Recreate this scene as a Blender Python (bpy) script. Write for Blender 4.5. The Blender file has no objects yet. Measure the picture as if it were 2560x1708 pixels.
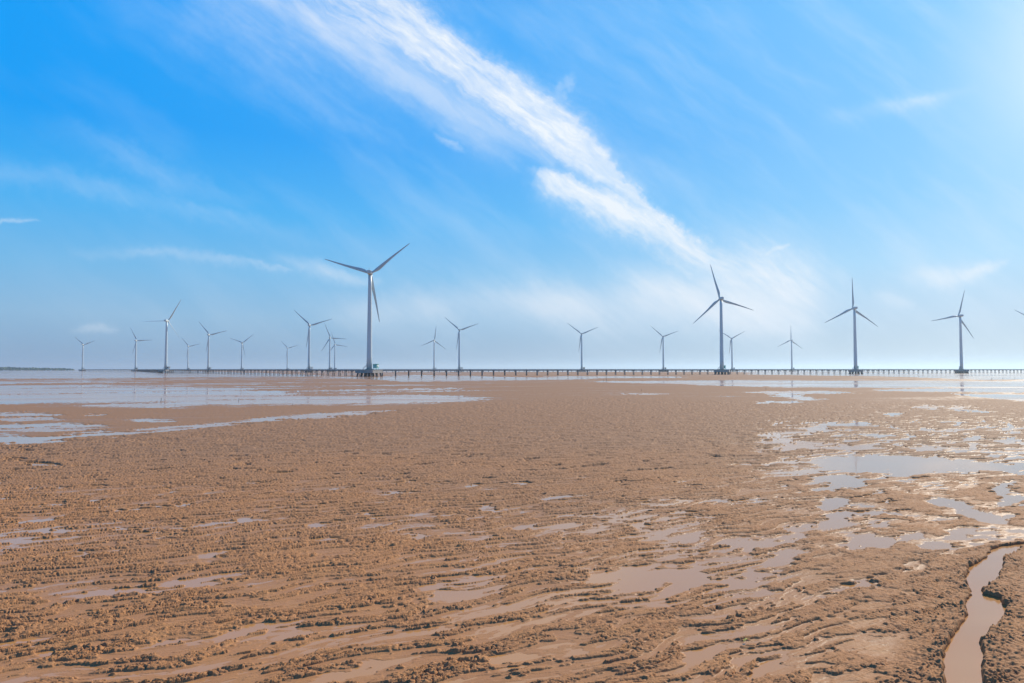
import bpy, bmesh, math, random
import numpy as np
from mathutils import Vector, Matrix

# ------------------------------------------------------------------ camera, world, sun, exposure
S = bpy.context.scene
COL = S.collection
R = math.radians
F = 1707.0                 # focal length in the photograph's 2560-px frame
EYE = 6.0                  # camera height above the water, m
HV = 923.5                 # image row of the horizon
PITCH = math.atan((HV - 854.0) / F)
SUN_AZ, SUN_EL = 43.0, 34.0

cam_d = bpy.data.cameras.new('camera')
cam = bpy.data.objects.new('camera', cam_d)
COL.objects.link(cam)
cam_d.sensor_width = 36.0
cam_d.lens = 36.0 * F / 2560.0
cam_d.clip_start = 0.1
cam_d.clip_end = 80000.0
cam.location = (0, 0, EYE)
cam.rotation_euler = (R(90) + PITCH, 0, 0)
S.camera = cam
S.render.resolution_x, S.render.resolution_y = 1024, 683
S.view_settings.view_transform = 'Standard'
S.view_settings.look = 'None'
S.view_settings.exposure = 0.32
S.view_settings.gamma = 1.0
S.cycles.max_bounces = 6
S.cycles.volume_bounces = 1
S.cycles.use_denoising = True


def lin(r, g, b):
    f = lambda c: (c / 255 / 12.92) if c / 255 <= 0.04045 else ((c / 255 + 0.055) / 1.055) ** 2.4
    return (f(r), f(g), f(b))


class NT:
    """small helper to write node trees as expressions"""
    def __init__(self, tree):
        self.t = tree
        tree.nodes.clear()

    def n(self, kind, **kw):
        nd = self.t.nodes.new(kind)
        for k, v in kw.items():
            setattr(nd, k, v)
        return nd

    def plug(self, sock, v):
        if isinstance(v, bpy.types.NodeSocket):
            self.t.links.new(v, sock)
        elif isinstance(v, (tuple, list)):
            sock.default_value = tuple(v) + ((1.0,) if sock.type == 'RGBA' and len(v) == 3 else ())
        else:
            sock.default_value = v

    def m(self, op, a, b=0.0, c=0.0, clamp=False):
        nd = self.n('ShaderNodeMath', operation=op, use_clamp=clamp)
        self.plug(nd.inputs[0], a)
        self.plug(nd.inputs[1], b)
        if len(nd.inputs) > 2:
            self.plug(nd.inputs[2], c)
        return nd.outputs[0]

    def rng(self, v, a, b, c=0.0, d=1.0, smooth=False):
        nd = self.n('ShaderNodeMapRange', clamp=True)
        if smooth:
            nd.interpolation_type = 'SMOOTHSTEP'
        self.plug(nd.inputs[0], v)
        for i, x in zip((1, 2, 3, 4), (a, b, c, d)):
            self.plug(nd.inputs[i], x)
        return nd.outputs[0]

    def xyz(self, x, y, z=0.0):
        nd = self.n('ShaderNodeCombineXYZ')
        for i, v in enumerate((x, y, z)):
            self.plug(nd.inputs[i], v)
        return nd.outputs[0]

    def noise(self, vec, scale=1.0, detail=4.0, rough=0.55, lac=2.0, dist=0.0):
        nd = self.n('ShaderNodeTexNoise')
        self.plug(nd.inputs['Vector'], vec)
        nd.inputs['Scale'].default_value = scale
        nd.inputs['Detail'].default_value = detail
        nd.inputs['Roughness'].default_value = rough
        nd.inputs['Lacunarity'].default_value = lac
        nd.inputs['Distortion'].default_value = dist
        return nd.outputs[0]

    def mix(self, f, a, b):
        nd = self.n('ShaderNodeMix', data_type='RGBA')
        self.plug(nd.inputs[0], f)
        self.plug(nd.inputs[6], a)
        self.plug(nd.inputs[7], b)
        return nd.outputs[2]

    def ramp(self, f, stops):
        nd = self.n('ShaderNodeValToRGB')
        cr = nd.color_ramp
        cr.interpolation = 'EASE' if False else 'LINEAR'
        while len(cr.elements) < len(stops):
            cr.elements.new(0.5)
        for e, (p, c) in zip(cr.elements, stops):
            e.position = p
            e.color = tuple(c) + (1.0,)
        self.plug(nd.inputs[0], f)
        return nd.outputs[0]

    def curve(self, f, pts):
        nd = self.n('ShaderNodeFloatCurve')
        c = nd.mapping.curves[0]
        pts = sorted(pts)
        while len(c.points) < len(pts):
            c.points.new(0.5, 0.5)
        for p, (x, y) in zip(c.points, pts):
            p.location = (x, y)
        nd.mapping.update()
        self.plug(nd.inputs['Value'], f)
        return nd.outputs[0]


def px_dir(px, py):
    """viewing direction of a photograph pixel, as (x/y, z/y) in the world"""
    a, b = (px - 1280.0) / F, (854.0 - py) / F
    y = math.cos(PITCH) - b * math.sin(PITCH)
    z = math.sin(PITCH) + b * math.cos(PITCH)
    return a / y, z / y


def build_world():
    W = bpy.data.worlds.new('World')
    S.world = W
    W.use_nodes = True
    g = NT(W.node_tree)
    out = g.n('ShaderNodeOutputWorld')
    bg = g.n('ShaderNodeBackground')
    bg.inputs['Strength'].default_value = 0.1
    g.t.links.new(bg.outputs[0], out.inputs['Surface'])
    sky = g.n('ShaderNodeTexSky', sky_type='NISHITA')
    sky.sun_disc = False
    sky.sun_elevation = R(SUN_EL)
    sky.sun_rotation = R(SUN_AZ)
    sky.dust_density = 2.0
    tc = g.n('ShaderNodeTexCoord').outputs['Generated']
    sp = g.n('ShaderNodeSeparateXYZ')
    g.plug(sp.inputs[0], tc)
    x, y, z = sp.outputs
    el = g.m('MULTIPLY', g.m('ARCSINE', z), 180 / math.pi)
    fe = g.rng(el, -2.0, 60.0)
    e = lambda d: (d + 2.0) / 62.0
    left = g.ramp(fe, [(e(-2), lin(120, 156, 190)), (e(1.2), lin(136, 170, 203)), (e(4), lin(142, 187, 222)),
                       (e(7.5), lin(116, 186, 234)), (e(12), lin(66, 176, 244)), (e(18), lin(0, 158, 247)),
                       (e(27), lin(0, 158, 250)), (e(60), lin(2, 78, 172))])
    right = g.ramp(fe, [(e(-2), lin(184, 200, 212)), (e(1.2), lin(188, 207, 221)), (e(4), lin(190, 216, 238)),
                        (e(8), lin(174, 220, 251)), (e(13), lin(146, 209, 254)), (e(20), lin(132, 203, 255)),
                        (e(28), lin(128, 202, 255)), (e(60), lin(70, 140, 215))])
    sa = R(SUN_AZ)
    hl = g.m('SQRT', g.m('ADD', g.m('MULTIPLY', x, x), g.m('ADD', g.m('MULTIPLY', y, y), 1e-6)))
    c = g.m('DIVIDE', g.m('ADD', g.m('MULTIPLY', x, math.sin(sa)), g.m('MULTIPLY', y, math.cos(sa))), hl)
    fa = g.curve(g.rng(c, -1, 1), [(0, 0), (0.55, 0.0), (0.62, 0.03), (0.76, 0.12), (0.88, 0.33), (0.95, 0.60), (1, 1)])
    col = g.mix(fa, left, right)
    # sun glow painted into the sky colour, centred below the sun
    se = R(20.0)
    dot = g.m('ADD', g.m('ADD', g.m('MULTIPLY', x, math.sin(sa) * math.cos(se)), g.m('MULTIPLY', y, math.cos(sa) * math.cos(se))),
              g.m('MULTIPLY', z, math.sin(se)))
    ang = g.m('MULTIPLY', g.m('ARCCOSINE', dot), 180 / math.pi)
    glow = g.m('POWER', g.rng(ang, 13.0, 4.0), 1.8)
    col = g.mix(g.m('MULTIPLY', glow, 0.40), col, (1.15, 1.18, 1.2))

    # ---- cirrus: coordinates on the plane one unit north of the viewer
    ys = g.m('MAXIMUM', y, 0.12)
    U = g.m('DIVIDE', x, ys)
    V = g.m('DIVIDE', z, ys)
    front = g.rng(y, 0.15, 0.4)

    def axes(px, py, deg):
        """(s, t) along / across a line through a pixel running deg below the horizontal"""
        u0, v0 = px_dir(px, py)
        ca, sa_ = math.cos(R(-deg)), math.sin(R(-deg))
        du, dv = g.m('SUBTRACT', U, u0), g.m('SUBTRACT', V, v0)
        s = g.m('ADD', g.m('MULTIPLY', du, ca), g.m('MULTIPLY', dv, sa_))
        t = g.m('SUBTRACT', g.m('MULTIPLY', dv, ca), g.m('MULTIPLY', du, sa_))
        return s, t, (u0, v0, ca, sa_)

    def st(fr, px, py):
        u, v = px_dir(px, py)
        u0, v0, ca, sa_ = fr
        return (u - u0) * ca + (v - v0) * sa_, (v - v0) * ca - (u - u0) * sa_

    flow = R(-36)
    fs = g.m('ADD', g.m('MULTIPLY', U, math.cos(flow)), g.m('MULTIPLY', V, math.sin(flow)))
    ft = g.m('SUBTRACT', g.m('MULTIPLY', V, math.cos(flow)), g.m('MULTIPLY', U, math.sin(flow)))
    w1 = g.m('SUBTRACT', g.noise(g.xyz(U, V, 3.1), 7.0, 3.0), 0.5)
    w2 = g.m('SUBTRACT', g.noise(g.xyz(U, V, 8.7), 26.0, 8.0, 0.66), 0.5)
    w3 = g.m('SUBTRACT', g.noise(g.xyz(U, V, 4.2), 75.0, 6.0, 0.68), 0.5)
    warp = g.m('ADD', g.m('ADD', g.m('MULTIPLY', w1, 0.045), g.m('MULTIPLY', w2, 0.034)), g.m('MULTIPLY', w3, 0.026))
    ftw = g.m('ADD', ft, g.m('ADD', g.m('MULTIPLY', w1, 0.040), g.m('MULTIPLY', w2, 0.008)))
    fibre = g.noise(g.xyz(g.m('MULTIPLY', fs, 9.0), g.m('MULTIPLY', ftw, 44.0), 0.0), 1.0, 9.0, 0.64)
    fibre2 = g.noise(g.xyz(g.m('MULTIPLY', fs, 3.0), g.m('MULTIPLY', ftw, 13.0), 5.0), 1.0, 6.0, 0.6)
    puff = g.noise(g.xyz(g.m('MULTIPLY', fs, 16.0), g.m('MULTIPLY', ftw, 40.0), 1.0), 1.0, 7.0, 0.6)

    def streak(deg, pts, rag):
        """pts: (px, py, half width above, half width below, density); widths in photo pixels"""
        s, t, fr = axes(pts[0][0], pts[0][1], deg)
        q = [st(fr, p[0], p[1]) for p in pts]
        s0, s1 = q[0][0], q[-1][0]
        t0 = min(a[1] for a in q) - 0.01
        t1 = max(a[1] for a in q) + 0.01
        f = g.rng(s, s0, s1)
        X = [(a[0] - s0) / (s1 - s0) for a in q]
        tc_ = g.m('ADD', g.m('MULTIPLY', g.curve(f, [(X[i], (q[i][1] - t0) / (t1 - t0)) for i in range(len(q))]), t1 - t0), t0)
        wu = g.m('MULTIPLY', g.curve(f, [(X[i], pts[i][2] / 400) for i in range(len(q))]), 400 / F)
        wd = g.m('MULTIPLY', g.curve(f, [(X[i], pts[i][3] / 400) for i in range(len(q))]), 400 / F)
        de = g.curve(f, [(X[i], pts[i][4]) for i in range(len(q))])
        d = g.m('SUBTRACT', g.m('ADD', t, g.m('MULTIPLY', warp, rag)), tc_)
        up = g.m('GREATER_THAN', d, 0.0)
        w = g.m('ADD', g.m('MULTIPLY', up, wu), g.m('MULTIPLY', g.m('SUBTRACT', 1.0, up), wd))
        k = g.m('DIVIDE', d, g.m('MAXIMUM', w, 1e-4))
        prof = g.m('POWER', 2.718, g.m('MULTIPLY', g.m('MULTIPLY', k, k), -1.0))
        L = s1 - s0
        ends = g.m('MULTIPLY', g.rng(s, s0 - 0.10 * L, s0 + 0.02 * L, smooth=True), g.rng(s, s1 + 0.06 * L, s1 - 0.06 * L, smooth=True))
        return g.m('MULTIPLY', g.m('MULTIPLY', prof, de), ends)

    soft = g.rng(fibre, 0.28, 0.62, 0.46, 1.12)
    wisp = g.noise(g.xyz(g.m('MULTIPLY', fs, 20.0), g.m('MULTIPLY', g.m('ADD', ftw, g.m('MULTIPLY', w2, 0.012)), 125.0), 9.0), 1.0, 8.0, 0.68)
    soft = g.m('MULTIPLY', soft, g.rng(wisp, 0.28, 0.62, 0.80, 1.14))
    soft2 = g.rng(fibre2, 0.30, 0.62, 0.35, 1.15)
    pf = g.rng(puff, 0.28, 0.62, 0.3, 1.1)
    core = streak(36, [(830, -70, 80, 160, .66), (941, 0, 62, 150, .74), (1036, 61, 54, 125, .82), (1138, 129, 46, 100, .88), (1220, 190, 46, 84, .95),
                       (1309, 252, 56, 78, 1.0), (1390, 306, 58, 78, 1.0), (1465, 367, 40, 66, .92), (1526, 422, 25, 52, .78),
                       (1594, 490, 19, 52, .76), (1662, 558, 24, 60, .84), (1731, 612, 36, 70, .84), (1805, 653, 60, 86, .80),
                       (1887, 687, 84, 104, .78), (2060, 770, 96, 124, .68)], 0.9)
    plume = streak(26, [(1340, 432, 10, 34, .40), (1375, 440, 26, 52, .85), (1430, 458, 34, 60, 1.0), (1500, 492, 38, 60, 1.0), (1580, 535, 38, 54, .98),
                        (1660, 575, 32, 46, .92), (1740, 618, 24, 36, .65), (1830, 665, 20, 30, .3)], 0.8)
    veil = streak(33, [(540, -60, 70, 150, .34), (740, 20, 80, 150, .50), (920, 110, 80, 140, .46), (1100, 210, 80, 130, .40), (1260, 330, 80, 110, .34),
                       (1400, 400, 60, 50, .18), (1480, 450, 40, 30, .05)], 1.2)
    spur = streak(-48, [(1320, 310, 50, 50, .40), (1375, 245, 40, 34, .36), (1412, 205, 18, 18, .30), (1436, 178, 8, 8, .1)], 1.3)
    body = g.m('MULTIPLY', core, g.m('MULTIPLY', soft, g.rng(pf, 0.3, 1.1, 0.80, 1.05)))
    body = g.m('MAXIMUM', body, g.m('MULTIPLY', plume, g.m('MULTIPLY', g.rng(wisp, 0.25, 0.6, 0.74, 1.08), g.rng(pf, 0.3, 1.1, 0.62, 1.05))))
    body = g.m('MAXIMUM', body, g.m('MULTIPLY', spur, pf))
    body = g.m('MAXIMUM', body, g.m('MULTIPLY', veil, soft2))
    thin = [  # faint patches: angle, points
        (13, [(-60, 420, 26, 30, .10), (300, 480, 30, 34, .15), (560, 545, 24, 30, .14), (800, 610, 16, 22, .06)], 0.8),
        (6, [(200, 636, 14, 12, .10), (430, 638, 14, 14, .16), (580, 655, 10, 14, .20), (735, 682, 6, 10, .22)], 0.7),
        (20, [(690, 640, 14, 18, .1), (800, 670, 18, 22, .32), (900, 690, 16, 18, .3), (960, 700, 10, 14, .1)], 0.5),
        (28, [(1080, 335, 8, 8, .12), (1125, 358, 12, 14, .40), (1170, 385, 6, 8, .10)], 0.5),
        (-24, [(1885, 655, 12, 12, .15), (1930, 635, 12, 14, .40), (1978, 612, 6, 8, .25)], 0.4),
        (-8, [(2260, 690, 22, 24, .12), (2380, 690, 24, 30, .42), (2460, 668, 16, 24, .45), (2520, 652, 8, 10, .25)], 0.5),
        (2, [(180, 822, 8, 8, .06), (235, 820, 10, 12, .20), (300, 830, 8, 8, .08)], 0.5),
        (4, [(-20, 556, 4, 4, .2), (50, 550, 6, 5, .24), (100, 551, 4, 4, .1)], 0.4),
        (18, [(2180, 730, 14, 14, .1), (2230, 748, 18, 18, .3), (2290, 765, 10, 10, .1)], 0.3),
        (3, [(900, 770, 40, 40, .20), (1400, 755, 60, 60, .42), (1750, 765, 90, 80, .62), (2050, 805, 70, 70, .42)], 0.6),
        (-12, [(2050, 300, 20, 30, .05), (2250, 262, 16, 26, .22), (2380, 235, 12, 20, .2), (2450, 220, 8, 12, .05)], 0.5),
        (32, [(330, -40, 24, 60, .05), (560, 90, 30, 70, .10), (760, 210, 30, 66, .10), (960, 330, 24, 50, .06), (1080, 400, 20, 30, .0)], 1.2),
        (24, [(100, 320, 30, 40, .03), (300, 380, 34, 46, .12), (450, 450, 34, 46, .12), (640, 520, 24, 30, .04)], 1.2),
    ]
    for deg, pts, rag in thin:
        body = g.m('MAXIMUM', body, g.m('MULTIPLY', g.m('MULTIPLY', streak(deg, pts, rag), 1.35), g.rng(fibre2, 0.3, 0.6, 0.45, 1.1)))
    haze_n = g.m('MULTIPLY', g.rng(fibre2, 0.44, 0.80, 0.0, 0.40), g.rng(U, -0.75, 0.25, 0.15, 1.0))
    dens = g.m('ADD', g.m('MULTIPLY', g.m('SUBTRACT', 1.0, body), haze_n), body, clamp=True)
    dens = g.m('MULTIPLY', g.m('MULTIPLY', dens, front), g.rng(el, 0.0, 3.0))
    dens = g.m('MINIMUM', dens, 0.96)
    white = g.mix(g.rng(el, 4.0, 16.0), lin(230, 239, 250), lin(244, 250, 255))
    # thin ice cloud lets the blue through
    thinc = g.mix(g.rng(el, 5.0, 14.0), lin(220, 235, 250), lin(190, 226, 255))
    white = g.mix(g.rng(dens, 0.08, 0.6), thinc, white)
    col = g.mix(dens, col, white)
    # the drawn sky is in display units: bring it up to the scale of the sky texture
    sc = g.n('ShaderNodeVectorMath', operation='SCALE')
    g.plug(sc.inputs[0], col)
    sc.inputs['Scale'].default_value = 10.0 / 2 ** 0.32
    fin = g.mix(0.985, sky.outputs[0], sc.outputs[0])
    g.t.links.new(fin, bg.inputs['Color'])


build_world()

sun_d = bpy.data.lights.new('sun', 'SUN')
sun_d.energy = 5.0
sun_d.angle = R(0.53)
sun_d.color = (1.0, 0.90, 0.74)
sun = bpy.data.objects.new('sun', sun_d)
COL.objects.link(sun)
sun.rotation_euler = (R(90 - SUN_EL), 0, R(180 - SUN_AZ))

# ------------------------------------------------------------------ helpers for objects


def tag(o, label=None, cat=None, group=None, kind=None):
    if label: o['label'] = label
    if cat: o['category'] = cat
    if group: o['group'] = group
    if kind: o['kind'] = kind
    return o


def link(name, mesh, mat=None, parent=None):
    o = bpy.data.objects.new(name, mesh)
    COL.objects.link(o)
    if mat and not mesh.materials:
        mesh.materials.append(mat)
    if parent: o.parent = parent
    return o


def empty(name, loc, rz=0.0):
    o = bpy.data.objects.new(name, None)
    COL.objects.link(o)
    o.location = loc
    o.rotation_euler = (0, 0, rz)
    o.empty_display_size = 1.0
    return o


def bm_mesh(bm, name, smooth=False):
    me = bpy.data.meshes.new(name)
    bmesh.ops.recalc_face_normals(bm, faces=bm.faces)
    bm.to_mesh(me)
    bm.free()
    if smooth:
        me.polygons.foreach_set('use_smooth', [True] * len(me.polygons))
    return me


def add_box(bm, c, s, M=None, bevel=0.0):
    r = bmesh.ops.create_cube(bm, size=1.0)
    T = Matrix.Translation(c) @ Matrix.Diagonal((s[0], s[1], s[2], 1.0))
    bmesh.ops.transform(bm, matrix=T, verts=r['verts'])
    if bevel:
        ed = list({e for v in r['verts'] for e in v.link_edges})
        rb = bmesh.ops.bevel(bm, geom=ed, offset=bevel, segments=2, affect='EDGES', profile=0.6)
        vs = list({v for f in rb['faces'] for v in f.verts})
        return vs
    if M:
        bmesh.ops.transform(bm, matrix=M, verts=r['verts'])
    return r['verts']


def add_tube(bm, a, b, r0, r1=None, seg=10, caps=True):
    a, b = Vector(a), Vector(b)
    r1 = r0 if r1 is None else r1
    ax = (b - a)
    q = ax.to_track_quat('Z', 'Y').to_matrix()
    ra, rb = [], []
    for i in range(seg):
        t = 2 * math.pi * i / seg
        d = q @ Vector((math.cos(t), math.sin(t), 0))
        ra.append(bm.verts.new(a + d * r0))
        rb.append(bm.verts.new(b + d * r1))
    for i in range(seg):
        j = (i + 1) % seg
        bm.faces.new((ra[i], ra[j], rb[j], rb[i]))
    if caps:
        bm.faces.new(ra[::-1])
        bm.faces.new(rb)


def add_rings(bm, rings, close=True):
    """skin a list of vertex rings (lists of coordinates of one length)"""
    vr = [[bm.verts.new(p) for p in ring] for ring in rings]
    n = len(vr[0])
    for k in range(len(vr) - 1):
        for i in range(n):
            j = (i + 1) % n
            bm.faces.new((vr[k][i], vr[k][j], vr[k + 1][j], vr[k + 1][i]))
    if close:
        bm.faces.new(vr[0][::-1])
        bm.faces.new(vr[-1])


# ------------------------------------------------------------------ materials


def principled(name):
    m = bpy.data.materials.new(name)
    m.use_nodes = True
    g = NT(m.node_tree)
    out = g.n('ShaderNodeOutputMaterial')
    b = g.n('ShaderNodeBsdfPrincipled')
    g.t.links.new(b.outputs[0], out.inputs['Surface'])
    return m, g, b, out


def weathered(name, a, b_, rough, scale, zstretch=1.0, amount=1.0, bump=0.0):
    m, g, b, out = principled(name)
    tc = g.n('ShaderNodeTexCoord').outputs['Object']
    mp = g.n('ShaderNodeMapping')
    g.plug(mp.inputs['Vector'], tc)
    mp.inputs['Scale'].default_value = (scale, scale, scale * zstretch)
    n1 = g.noise(mp.outputs[0], 1.0, 6.0, 0.6)
    f = g.rng(n1, 0.35, 0.7, 0.0, amount)
    g.plug(b.inputs['Base Color'], g.mix(f, a, b_))
    g.plug(b.inputs['Roughness'], g.rng(n1, 0.3, 0.7, rough - 0.08, rough + 0.1))
    if bump:
        bp = g.n('ShaderNodeBump')
        bp.inputs['Strength'].default_value = bump
        g.plug(bp.inputs['Height'], n1)
        g.plug(b.inputs['Normal'], bp.outputs[0])
    return m


M_PAINT = weathered('turbine_paint', (0.57, 0.65, 0.655), (0.50, 0.575, 0.58), 0.42, 0.35, 0.12)
M_NACELLE = weathered('nacelle_paint', (0.50, 0.57, 0.58), (0.44, 0.505, 0.515), 0.45, 0.6)
M_BLADE = weathered('blade_paint', (0.45, 0.525, 0.54), (0.39, 0.46, 0.475), 0.42, 0.3, 0.2)
M_CONC = weathered('pale_concrete', (0.36, 0.35, 0.33), (0.22, 0.215, 0.20), 0.85, 0.6, 2.2, 1.0, 0.3)
M_DECK = weathered('deck_concrete', (0.27, 0.30, 0.305), (0.18, 0.20, 0.205), 0.85, 0.25, 1.5, 1.0, 0.3)
M_PILE = weathered('wet_pile', (0.12, 0.12, 0.12), (0.065, 0.062, 0.06), 0.6, 0.8, 0.6, 1.0, 0.2)
M_RUST = weathered('rusty_flange', (0.36, 0.25, 0.16), (0.40, 0.38, 0.34), 0.8, 1.2)
M_STEEL = weathered('galvanised_steel', (0.34, 0.35, 0.36), (0.25, 0.26, 0.27), 0.5, 1.0)
M_GREEN = weathered('mint_green_paint', (0.22, 0.56, 0.46), (0.16, 0.46, 0.38), 0.45, 0.6)
M_WHITE = weathered('white_panel', (0.80, 0.81, 0.80), (0.70, 0.72, 0.72), 0.4, 0.6)
M_GREYBOX = weathered('grey_cabinet_paint', (0.30, 0.33, 0.34), (0.22, 0.25, 0.27), 0.5, 0.6)
M_BROWNBOX = weathered('brown_cabinet_paint', (0.16, 0.13, 0.11), (0.11, 0.09, 0.08), 0.6, 0.6)
M_WOOD = weathered('wet_wood', (0.075, 0.055, 0.04), (0.035, 0.026, 0.02), 0.7, 3.0, 0.3, 1.0, 0.4)
M_LEAF = weathered('yellow_leaf', (0.55, 0.42, 0.05), (0.40, 0.34, 0.05), 0.6, 20.0)
M_BIRD = weathered('dark_feathers', (0.05, 0.05, 0.055), (0.09, 0.085, 0.08), 0.8, 8.0)


def mat_water():
    m, g, b, out = principled('muddy_water')
    geo = g.n('ShaderNodeNewGeometry').outputs['Position']
    n1 = g.noise(geo, 0.02, 4.0, 0.55)
    n2 = g.noise(geo, 0.35, 4.0, 0.6)
    c = g.mix(g.rng(n1, 0.35, 0.65), (0.42, 0.200, 0.065), (0.45, 0.22, 0.080))
    c = g.mix(g.rng(n2, 0.4, 0.75, 0.0, 0.35), c, (0.37, 0.19, 0.075))
    g.plug(b.inputs['Base Color'], c)
    b.inputs['IOR'].default_value = 1.38
    mp = g.n('ShaderNodeMapping')
    g.plug(mp.inputs['Vector'], geo)
    mp.inputs['Scale'].default_value = (0.012, 0.05, 1.0)
    mp.inputs['Rotation'].default_value = (0, 0, R(-25))
    n3 = g.noise(mp.outputs[0], 1.0, 5.0, 0.6)
    g.plug(b.inputs['Roughness'], g.rng(n3, 0.40, 0.62, 0.03, 0.26))
    bp = g.n('ShaderNodeBump')
    bp.inputs['Strength'].default_value = 0.05
    bp.inputs['Distance'].default_value = 0.02
    g.plug(bp.inputs['Height'], g.noise(geo, 5.0, 3.0, 0.5))
    g.plug(b.inputs['Normal'], bp.outputs[0])
    return m


def mat_mud():
    m, g, b, out = principled('wet_mud')
    geo = g.n('ShaderNodeNewGeometry').outputs['Position']
    sp = g.n('ShaderNodeSeparateXYZ')
    g.plug(sp.inputs[0], geo)
    n1 = g.noise(geo, 0.05, 5.0, 0.6)
    n2 = g.noise(geo, 1.3, 5.0, 0.6)
    n3 = g.noise(geo, 9.0, 4.0, 0.65)
    c = g.mix(g.rng(n1, 0.35, 0.65), (0.352, 0.170, 0.076), (0.324, 0.159, 0.074))
    c = g.mix(g.rng(n2, 0.42, 0.72, 0.0, 0.55), c, (0.42, 0.208, 0.084))
    # farther out the flat is wetter, greyer silt
    c = g.mix(g.rng(g.m('ADD', sp.outputs[1], g.m('MULTIPLY', g.m('SUBTRACT', n1, 0.5), 60.0)), 14.0, 55.0, 0.0, 0.85), c, (0.262, 0.152, 0.088))
    c = g.mix(g.rng(n3, 0.55, 0.75, 0.0, 0.5), c, (0.22, 0.118, 0.052))
    g.plug(b.inputs['Base Color'], c)
    # the mud is wetter, and so shinier, close to the water level
    wet = g.rng(sp.outputs[2], 0.004, 0.03, 0.50, 0.78)
    b.inputs['Specular IOR Level'].default_value = 0.12
    g.plug(b.inputs['Roughness'], g.m('ADD', wet, g.rng(n3, 0.3, 0.7, -0.12, 0.12)))
    b.inputs['IOR'].default_value = 1.38
    bp = g.n('ShaderNodeBump')
    bp.inputs['Strength'].default_value = 0.8
    bp.inputs['Distance'].default_value = 0.03
    h = g.m('ADD', g.noise(geo, 11.0, 5.0, 0.65), g.m('MULTIPLY', g.noise(geo, 34.0, 3.0, 0.6), 0.4))
    land = g.rng(sp.outputs[2], 0.0, 0.04, 0.15, 1.0)
    g.plug(bp.inputs['Height'], g.m('MULTIPLY', h, land))
    g.plug(b.inputs['Normal'], bp.outputs[0])
    return m


# ------------------------------------------------------------------ the mud and the water
_rs = np.random.RandomState(11)
_P = np.tile(_rs.permutation(256), 2).astype(np.int32)
_A = _rs.uniform(0, 2 * np.pi, 256)
_GX, _GY = np.cos(_A).astype(np.float32), np.sin(_A).astype(np.float32)


def perlin(x, y, seed=0):
    xf, yf = np.floor(x), np.floor(y)
    xi, yi = xf.astype(np.int32) & 255, yf.astype(np.int32) & 255
    fx, fy = (x - xf).astype(np.float32), (y - yf).astype(np.float32)
    u = fx * fx * fx * (fx * (fx * 6 - 15) + 10)
    v = fy * fy * fy * (fy * (fy * 6 - 15) + 10)

    def gr(ix, iy, dx, dy):
        h = _P[_P[(ix + seed * 37) & 255] + ((iy + seed * 91) & 255)]
        return _GX[h] * dx + _GY[h] * dy
    a = gr(xi, yi, fx, fy)
    b = gr(xi + 1, yi, fx - 1, fy)
    c = gr(xi, yi + 1, fx, fy - 1)
    d = gr(xi + 1, yi + 1, fx - 1, fy - 1)
    p = a + u * (b - a)
    q = c + u * (d - c)
    return (p + v * (q - p)) * 1.5


def fbm(x, y, oct_, seed=0, gain=0.5):
    s, a, f = 0, 1.0, 1.0
    for i in range(oct_):
        s = s + a * perlin(x * f, y * f, seed + i)
        a *= gain
        f *= 2.03
    return s


def sst(x, a, b):
    t = np.clip((x - a) / (b - a), 0, 1)
    return t * t * (3 - 2 * t)


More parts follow.
